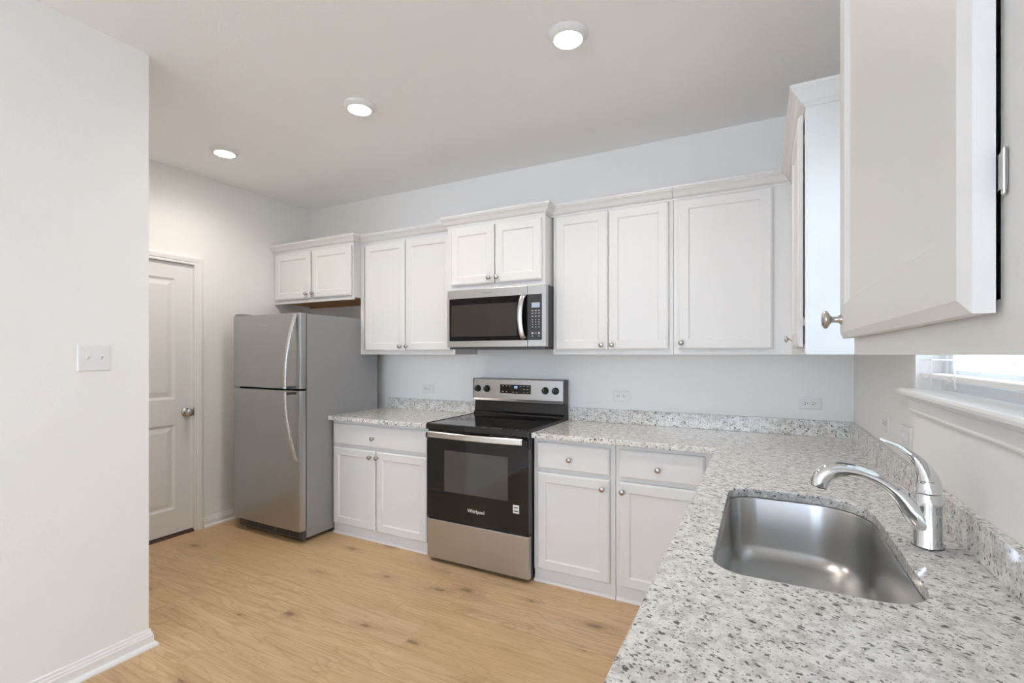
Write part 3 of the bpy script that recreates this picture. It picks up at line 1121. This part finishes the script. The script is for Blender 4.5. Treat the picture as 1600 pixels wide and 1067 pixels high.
def fridge_door(name, z0, z1):
    bm = NB()
    prof = [(0.0, -0.858), (0.0, -0.896), (0.004, -0.904), (0.012, -0.908)]
    n = 14
    for i in range(1, n):
        x = 0.012 + (FW - 0.024) * i / n
        prof.append((x, -0.908 - 0.006 * math.sin(math.pi * i / n)))
    prof += [(FW - 0.012, -0.908), (FW - 0.004, -0.904), (FW, -0.896), (FW, -0.858)]
    extrude_profile(bm, prof, 'Z', z0, z1)
    return fin(name, bm, 'fridge_steel', fr, smooth=30, bevel=0.002)


def fridge_handle(door, pts):
    """pts: (x, y, z) of the grip's centre line"""
    bm = NB()
    P = smoothpts(pts, 8)
    tube(bm, P, [(0.0115, 0.016)] * len(P), 16, up=(0, -1, 0))
    fin('door_handle', bm, 'handle_steel_v', door, smooth=60)


fd = fridge_door('freezer_door', 1.122, 1.672)
hx = FW - 0.050
fridge_handle(fd, [(hx + 0.010, -0.914, 1.660), (hx + 0.006, -0.932, 1.600), (hx, -0.956, 1.500), (hx - 0.006, -0.975, 1.380), (hx - 0.009, -0.985, 1.260), (hx - 0.010, -0.987, 1.128)])
fin('handle_mount', box(NB(), hx - 0.014, hx + 0.008, -0.985, -0.906, 1.128, 1.146), 'dark_side', fd)
rd = fridge_door('refrigerator_door', 0.094, 1.108)
fridge_handle(rd, [(hx - 0.010, -0.987, 1.103), (hx - 0.009, -0.984, 1.010), (hx - 0.006, -0.974, 0.900), (hx, -0.955, 0.780), (hx + 0.006, -0.932, 0.680), (hx + 0.010, -0.912, 0.605)])
fin('handle_mount', box(NB(), hx - 0.014, hx + 0.008, -0.985, -0.906, 1.084, 1.102), 'dark_side', rd)
put_text('logo', 'Whirlpool', 0.026, (FW / 2, -0.9147, 1.592), 'mark', fd, extrude=0.0003)
fin('center_hinge', box(NB(), 0.006, 0.075, -0.900, -0.846, 1.1095, 1.1205), 'nickel', fr)
fin('top_hinge_cover', box(NB(), 0.006, 0.085, -0.895, -0.800, 1.6725, 1.690), 'grey_side', fr, bevel=0.004)
bm = NB()
box(bm, 0.03, FW - 0.012, -0.872, -0.8455, 0.022, 0.088)
fin('base_grille', bm, 'dark_side', fr, bevel=0.003)
for g0, g1 in ((0.12, 0.42), (0.48, 0.73)):
    bm = NB()
    x = g0
    while x < g1:
        box(bm, x, x + 0.024, -0.8735, -0.8721, 0.040, 0.052)
        box(bm, x + 0.004, x + 0.028, -0.8735, -0.8721, 0.060, 0.072)
        x += 0.036
    fin('grille_slots', bm, 'black', fr)
fin('lower_hinge', box(NB(), 0.0, 0.04, -0.895, -0.8455, 0.080, 0.0935), 'nickel', fr)
for x in (0.05, FW - 0.03):
    for y in (-0.84, -0.16):
        fin('foot', lathe(NB(), [(0, 0), (0.015, 0), (0.015, 0.012), (0.008, 0.014), (0.008, 0.031), (0, 0.031)], 'Z', 14, (x, y, 0)), 'nickel' if y < -0.5 else 'rubber', fr)

# ------------------------------------------------------------------ range
rg = thing('range', 'freestanding electric range with black glass oven door and stainless drawer', 'range', (-2.440, 0, 0))
RW = 0.755
bm = NB()
box(bm, 0.003, RW - 0.003, -0.638, -0.025, 0.030, 0.885)
fin('chassis', bm, 'black_enamel', rg)
bm = NB()
extrude_profile(bm, [(-0.030, 0.888), (-0.030, 0.9165), (-0.660, 0.9165), (-0.676, 0.9150), (-0.684, 0.908), (-0.685, 0.878), (-0.640, 0.876), (-0.640, 0.888)], 'X', 0.0, RW)
ck = fin('cooktop', bm, 'cook_glass', rg, bevel=0.002)
for x in (0.0, RW - 0.010):
    fin('cooktop_trim', box(NB(), x, x + 0.010, -0.672, -0.035, 0.9167, 0.9195), 'black_enamel', ck, bevel=0.001)
for (bx, by, br) in ((0.20, -0.49, 0.115), (0.56, -0.49, 0.09), (0.20, -0.20, 0.08), (0.56, -0.20, 0.11)):
    bm = NB()
    n = 48
    for r0 in (br, br * 0.62):
        A = [bm.verts.new((bx + (r0 - 0.0012) * math.cos(2 * math.pi * i / n), by + (r0 - 0.0012) * math.sin(2 * math.pi * i / n), 0.91675)) for i in range(n)]
        B = [bm.verts.new((bx + (r0 + 0.0012) * math.cos(2 * math.pi * i / n), by + (r0 + 0.0012) * math.sin(2 * math.pi * i / n), 0.91675)) for i in range(n)]
        for i in range(n):
            bm.faces.new((A[i], A[(i + 1) % n], B[(i + 1) % n], B[i]))
    fin('burner_ring', bm, mat('burner_print', (0.035, 0.035, 0.036), 0.2) if 'burner_print' not in bpy.data.materials else bpy.data.materials['burner_print'], ck)
# vent strip between cooktop and door
fin('vent_trim', box(NB(), 0.004, RW - 0.004, -0.662, -0.6385, 0.862, 0.8755), 'black', rg)
for a, b in ((0.13, 0.33), (0.48, 0.70)):
    fin('vent_slot', box(NB(), a, b, -0.6640, -0.6622, 0.866, 0.870), 'handle_steel', rg)
od = fin('oven_door', box(NB(), 0.002, RW - 0.002, -0.674, -0.6385, 0.292, 0.860), 'black_glass', rg, bevel=0.003)
fin('oven_window', box(NB(), 0.142, 0.614, -0.6747, -0.6739, 0.478, 0.746), 'oven_window', od)
for x in (0.0, RW - 0.006):
    fin('door_edge_trim', box(NB(), x, x + 0.006, -0.672, -0.640, 0.296, 0.800), 'dark_side', od)
bm = NB()
n = 16
P = []
for i in range(n + 1):
    t = i / n
    P.append((0.040 + 0.690 * t, -0.716 - 0.022 * math.sin(math.pi * t)))
A = []
for (x, y) in P:
    A.append([bm.verts.new(q) for q in ((x, y, 0.832), (x, y - 0.004, 0.836), (x, y - 0.004, 0.866), (x, y, 0.870), (x, y + 0.012, 0.870), (x, y + 0.012, 0.832))])
for a, b in zip(A, A[1:]):
    for i in range(6):
        j = (i + 1) % 6
        bm.faces.new((a[i], a[j], b[j], b[i]))
bm.faces.new(A[0])
bm.faces.new(A[-1])
oh = fin('oven_handle', bm, 'handle_steel', od, smooth=30)
for x0_, x1_ in ((0.018, 0.060), (0.706, 0.748)):
    fin('handle_bracket', box(NB(), x0_, x1_, -0.712, -0.6742, 0.826, 0.8585), 'black', od, bevel=0.003)
put_text('logo', 'Whirlpool', 0.030, (0.384, -0.6744, 0.378), 'mark', od, extrude=0.0003, bold=0.0006)
sk_ = fin('sticker', box(NB(), 0.648, 0.690, -0.6746, -0.6741, 0.412, 0.462), 'plastic', od)
bm = NB()
random.seed(3)
for zc in (0.446, 0.425):
    x = 0.6545
    while x < 0.681:
        wd = random.uniform(0.003, 0.006)
        box(bm, x, x + wd, -0.6750, -0.6747, zc - 0.005 + random.uniform(0, 0.002), zc + 0.004 + random.uniform(0, 0.002))
        x += wd + 0.0012
fin('sticker_print', bm, 'black', od)
dr = fin('storage_drawer', box(NB(), 0.002, RW - 0.002, -0.674, -0.639, 0.026, 0.281), 'steel', rg, bevel=0.003)
fin('drawer_gap', box(NB(), 0.006, RW - 0.006, -0.660, -0.6385, 0.2815, 0.2915), 'black', rg)
for x in (0.05, RW - 0.05):
    for y in (-0.60, -0.08):
        fin('foot', lathe(NB(), [(0, 0), (0.018, 0), (0.018, 0.01), (0.01, 0.012), (0.01, 0.031), (0, 0.031)], 'Z', 12, (x, y, 0)), 'rubber', rg)
# backguard
bm = NB()
extrude_profile(bm, [(-0.026, 0.9168), (-0.026, 1.030), (-0.066, 1.030), (-0.070, 1.018), (-0.078, 0.945), (-0.092, 0.930), (-0.096, 0.9195), (-0.096, 0.9168)], 'X', 0.004, RW - 0.004)
bk = fin('backguard', bm, 'black_enamel', rg, bevel=0.002)
bm = NB()
extrude_profile(bm, [(-0.030, 1.0305), (-0.030, 1.187), (-0.082, 1.187), (-0.087, 1.183), (-0.0905, 1.040), (-0.100, 1.026), (-0.098, 1.020), (-0.088, 1.0305)], 'X', 0.004, RW - 0.012)
cp = fin('control_panel', bm, 'steel', rg, bevel=0.0015)
fin('panel_end_cap', box(NB(), RW - 0.0115, RW, -0.092, -0.028, 1.022, 1.189), 'dark_side', rg, bevel=0.002)
fin('panel_end_cap', box(NB(), 0.0, 0.0035, -0.092, -0.028, 1.022, 1.189), 'dark_side', rg)
fin('back_cover', box(NB(), 0.004, RW - 0.004, -0.0295, -0.012, 0.60, 1.189), 'dark_side', rg)
yp = -0.0885
fin('display', box(NB(), 0.236, 0.492, yp - 0.0018, yp + 0.004, 1.081, 1.147), 'black_glass', cp)
bm = NB()
for i, (x, z) in enumerate(((0.262, 1.136), (0.291, 1.136), (0.319, 1.136), (0.262, 1.094), (0.291, 1.094), (0.346, 1.092), (0.378, 1.092), (0.408, 1.136),
                            (0.437, 1.136), (0.467, 1.136), (0.437, 1.115), (0.467, 1.115), (0.437, 1.094), (0.467, 1.094))):
    wd = 0.010 if i not in (5, 6) else 0.014
    box(bm, x - wd / 2, x + wd / 2, yp - 0.0022, yp - 0.0017, z - 0.002, z + 0.002)
fin('panel_marks', bm, 'mark', cp)
bm = NB()


def seg_digit(bm, x, z, h, on, y0, y1):
    w, t = h * 0.5, h * 0.13
    S = {'a': (x, x + w, z + h - t, z + h), 'g': (x, x + w, z + h / 2 - t / 2, z + h / 2 + t / 2), 'd': (x, x + w, z, z + t), 'f': (x, x + t, z + h / 2, z + h),
         'b': (x + w - t, x + w, z + h / 2, z + h), 'e': (x, x + t, z, z + h / 2), 'c': (x + w - t, x + w, z, z + h / 2)}
    for s in on:
        a = S[s]
        box(bm, a[0], a[1], y0, y1, a[2], a[3])


for i, s in enumerate(('bc', 'abdeg', 'abcdef')):
    seg_digit(bm, 0.352 + i * 0.0105, 1.121, 0.016, s, yp - 0.0024, yp - 0.0017)
fin('clock_digits', bm, 'led', cp)
for x in (0.042, 0.122, 0.607, 0.686):
    bm = NB()
    lathe(bm, [(0.0, 0.0), (0.0265, 0.0), (0.0265, -0.004), (0.0225, -0.007), (0.021, -0.022), (0.019, -0.024), (0.0, -0.024)], 'Y', 28)
    kb = fin('control_knob', bm, 'black', cp, smooth=40)
    kb.location = (x, yp - 0.0004, 1.111)
    fin('pointer', box(NB(), -0.0035, 0.0035, -0.032, -0.0242, -0.020, 0.020), 'black', kb, bevel=0.001)
    fin('pointer_line', box(NB(), -0.0008, 0.0008, -0.0325, -0.0321, 0.0, 0.018), 'mark', kb)
bm = NB()
for x in (0.042, 0.122, 0.607, 0.686):
    for a in (-130, -90, -45, 45, 90, 130, 0):
        q = R(a)
        cx_, cz_ = x + 0.036 * math.sin(q), 1.111 + 0.036 * math.cos(q)
        box(bm, cx_ - 0.0016, cx_ + 0.0016, yp - 0.0016, yp + 0.002, cz_ - 0.0016, cz_ + 0.0016)
fin('dial_marks', bm, 'grey_mark', cp)

# ------------------------------------------------------------------ microwave
mw = thing('microwave', 'over-the-range stainless microwave above the range', 'microwave', (-2.440, 0, 1.408))
MWW = 0.762
mh = 0.414
bm = NB()
box(bm, 0.002, MWW - 0.002, -0.395, -0.003, 0.012, mh)
fin('chassis', bm, 'dark_side', mw, bevel=0.002)
bm = NB()
box(bm, 0.010, MWW - 0.010, -0.425, -0.003, 0.0, 0.0115)
fin('base_vent', bm, 'dark_side', mw)
bm = NB()
for i in range(16):
    x = 0.09 + i * 0.038
    box(bm, x, x + 0.026, -0.33, -0.22, -0.0012, -0.0001)
fin('grease_filter', bm, 'dark_side', mw)
xs = 0.633           # split between door and control side
dz0, dz1 = 0.014, mh
DO = NB()
box(DO, 0.0, xs - 0.0015, -0.440, -0.396, dz0, dz1)
md = fin('microwave_door', DO, 'steel', mw, bevel=0.003)
fin('door_glass', box(NB(), 0.020, xs - 0.002, -0.4415, -0.4385, 0.057, 0.354), 'mw_glass', md)
fin('door_window', box(NB(), 0.036, 0.560, -0.4422, -0.4414, 0.088, 0.308), 'mw_window', md)
bm = NB()
P = smoothpts([(0.612, -0.446, 0.352), (0.606, -0.462, 0.335), (0.598, -0.474, 0.28), (0.595, -0.478, 0.21), (0.598, -0.474, 0.14), (0.606, -0.462, 0.085), (0.612, -0.446, 0.068)], 6)
tube(bm, P, [(0.006, 0.0165)] * len(P), 16, up=(0, -1, 0))
fin('door_handle', bm, 'handle_steel_v', md, smooth=60)
cp = fin('control_side', box(NB(), xs + 0.0015, MWW, -0.440, -0.396, dz0, dz1), 'steel', mw, bevel=0.003)
bm = NB()
# black keypad with a curved left border
pp = [(xs + 0.002, 0.057), (MWW - 0.031, 0.057), (MWW - 0.026, 0.062), (MWW - 0.026, 0.349), (MWW - 0.031, 0.354), (xs + 0.002, 0.354)]
extrude_profile(bm, [(q[0], q[1]) for q in pp], 'Y', -0.4415, -0.4385)
fin('keypad', bm, 'panel', cp)
bm = NB()
cur = [(xs + 0.004 + 0.020 * math.sin(math.pi * i / 14), 0.075 + 0.262 * i / 14) for i in range(15)]
A = [[bm.verts.new((x + dx, y, z)) for dx, y in ((-0.0015, -0.4415), (0.002, -0.4432), (0.0055, -0.4415))] for x, z in cur]
for a, b in zip(A, A[1:]):
    for i in range(2):
        bm.faces.new((a[i], a[i + 1], b[i + 1], b[i]))
fin('keypad_ridge', bm, 'panel', cp, smooth=60, recalc=True)
fin('lcd_display', box(NB(), 0.664, 0.721, -0.4424, -0.4414, 0.267, 0.299), 'lcd', cp)
bm = NB()
for x in (0.670, 0.693, 0.716):
    for z in (0.247, 0.230, 0.211):
        box(bm, x - 0.006, x + 0.006, -0.4420, -0.4414, z - 0.0025, z + 0.0025)
    for z in (0.188, 0.173, 0.158, 0.142):
        box(bm, x - 0.003, x + 0.003, -0.4420, -0.4414, z - 0.0025, z + 0.0025)
for x in (0.670, 0.716):
    box(bm, x - 0.006, x + 0.006, -0.4420, -0.4414, 0.096, 0.108)
    box(bm, x - 0.003, x + 0.003, -0.4420, -0.4414, 0.080, 0.086)
box(bm, 0.687, 0.699, -0.4420, -0.4414, 0.101, 0.104)
fin('keypad_marks', bm, 'mark', cp)
put_text('logo', 'Whirlpool', 0.018, (0.33, -0.4403, 0.385), 'grey_mark', md, extrude=0.0003)

# ------------------------------------------------------------------ outlets and switches


def plate(name, label, cat, loc, rz, w, h, kinds, horizontal=False, group=None):
    """local -Y faces the room; kinds: list of (x, kind)"""
    r = thing(name, label, cat, loc, rz, group)
    bm = NB()
    loops_front(bm, -w / 2, w / 2, -h / 2, h / 2, [(0, -0.0003), (0, -0.0025), (0.004, -0.0058), (0.008, -0.0062)])
    p = fin('cover_plate', bm, 'plastic', r)
    for (x, z, kd) in kinds:
        if kd == 'receptacle':
            bm = NB()
            pr = rrect(-0.0145, 0.0145, -0.0165, 0.0165, (0.008,) * 4, 5)
            extrude_profile(bm, [(x + q[0], z + q[1]) for q in pr], 'Y', -0.0072, -0.0061)
            rc = fin('receptacle', bm, 'plastic', r)
            bm = NB()
            if horizontal:
                box(bm, x - 0.0085, x - 0.0015, -0.0075, -0.0070, z + 0.005, z + 0.0075)
                box(bm, x - 0.0095, x - 0.0005, -0.0075, -0.0070, z - 0.0075, z - 0.005)
                lathe(bm, [(0, -0.0070), (0.0028, -0.0070), (0.0028, -0.0075), (0, -0.0075)], 'Y', 10, (x + 0.0075, 0, z))
            else:
                box(bm, x - 0.0075, x - 0.005, -0.0075, -0.0070, z + 0.0005, z + 0.0085)
                box(bm, x + 0.005, x + 0.0075, -0.0075, -0.0070, z + 0.0005, z + 0.0095)
                lathe(bm, [(0, -0.0070), (0.0028, -0.0070), (0.0028, -0.0075), (0, -0.0075)], 'Y', 10, (x, 0, z - 0.0075))
            fin('slots', bm, 'slot', rc)
        elif kd == 'rocker':
            fin('rocker', extrude_profile(NB(), [(-0.0061, z - 0.033), (-0.0095, z - 0.030), (-0.0070, z), (-0.0062, z + 0.033)], 'X', x - 0.0165, x + 0.0165), 'plastic', r)
        elif kd == 'toggle':
            bz = fin('toggle_slot', box(NB(), x - 0.006, x + 0.006, -0.0068, -0.0061, z - 0.013, z + 0.013), 'plastic', r)
            fin('toggle', extrude_profile(NB(), [(-0.0062, z - 0.008), (-0.0062, z + 0.004), (-0.017, z + 0.012), (-0.0185, z + 0.007)], 'X', x - 0.0045, x + 0.0045), 'plastic', r, bevel=0.001)
        elif kd == 'screw':
            fin('screw', lathe(NB(), [(0, -0.0061), (0.003, -0.0061), (0.0025, -0.0070), (0, -0.0072)], 'Y', 10, (x, 0, z)), 'plastic', r)
    return r


OUT = [(-0.0195, 0, 'receptacle'), (0.0195, 0, 'receptacle'), (0, 0, 'screw')]
for x, z, lb in ((-2.945, 1.084, 'white sideways duplex outlet on back wall between refrigerator and range'),
                 (-1.305, 1.088, 'white sideways duplex outlet on back wall right of the range'),
                 (-0.208, 1.090, 'white sideways duplex outlet on back wall nearest the corner')):
    plate('wall_outlet', lb, 'outlet', (x, 0, z), 0, 0.117, 0.071, OUT, True, 'outlets above the counter')
plate('wall_outlet', 'white outlet plate on right wall, nearer the corner of the two', 'outlet', (0, -0.789, 1.091), R(-90), 0.122, 0.075, OUT, True, 'outlets above the counter')
plate('light_switch', 'white switch plate on right wall below the window sill end', 'switch', (0, -1.103, 1.084), R(-90), 0.122, 0.075,
      [(-0.0195, 0, 'toggle'), (0.0195, 0, 'toggle')], True, 'wall switches')
plate('light_switch', 'white double toggle switch plate on the left partition wall', 'switch', (XP, -2.249, 1.358), R(90), 0.117, 0.116,
      [(-0.023, 0, 'toggle'), (0.023, 0, 'toggle'), (-0.023, 0.030, 'screw'), (-0.023, -0.030, 'screw'), (0.023, 0.030, 'screw'), (0.023, -0.030, 'screw')], False, 'wall switches')

# ------------------------------------------------------------------ ceiling downlights


def downlight(label, x, y):
    r = thing('ceiling_light', label, 'ceiling light', (x, y, H), 0, 'round ceiling downlights')
    bm = NB()
    lathe(bm, [(0.089, -0.0004), (0.089, -0.004), (0.085, -0.010), (0.073, -0.022), (0.066, -0.026), (0.062, -0.026), (0.062, -0.0004)], 'Z', 48)
    bm.faces.ensure_lookup_table()
    fin('trim_ring', bm, 'plastic', r, smooth=40)
    fin('lens', lathe(NB(), [(0, -0.002), (0.0615, -0.002), (0.0615, -0.0258), (0, -0.0272)], 'Z', 40), 'lens', r, smooth=40)
    l = bpy.data.lights.new('downlight_lamp', 'SPOT')
    l.energy = LAMP_W
    l.color = LAMP_COL
    l.spot_size = R(165)
    l.spot_blend = 0.9
    l.shadow_soft_size = 0.065
    o = bpy.data.objects.new('downlight_lamp', l)
    o.location = (0, 0, -0.04)
    COL.objects.link(o)
    o.parent = r
    return r


downlight('round white ceiling light nearest the viewer, largest of three', -1.211, -1.268)
downlight('round white ceiling light in the middle of the row of three', -2.472, -1.246)
downlight('round white ceiling light farthest away, near the interior door', -3.740, -1.236)
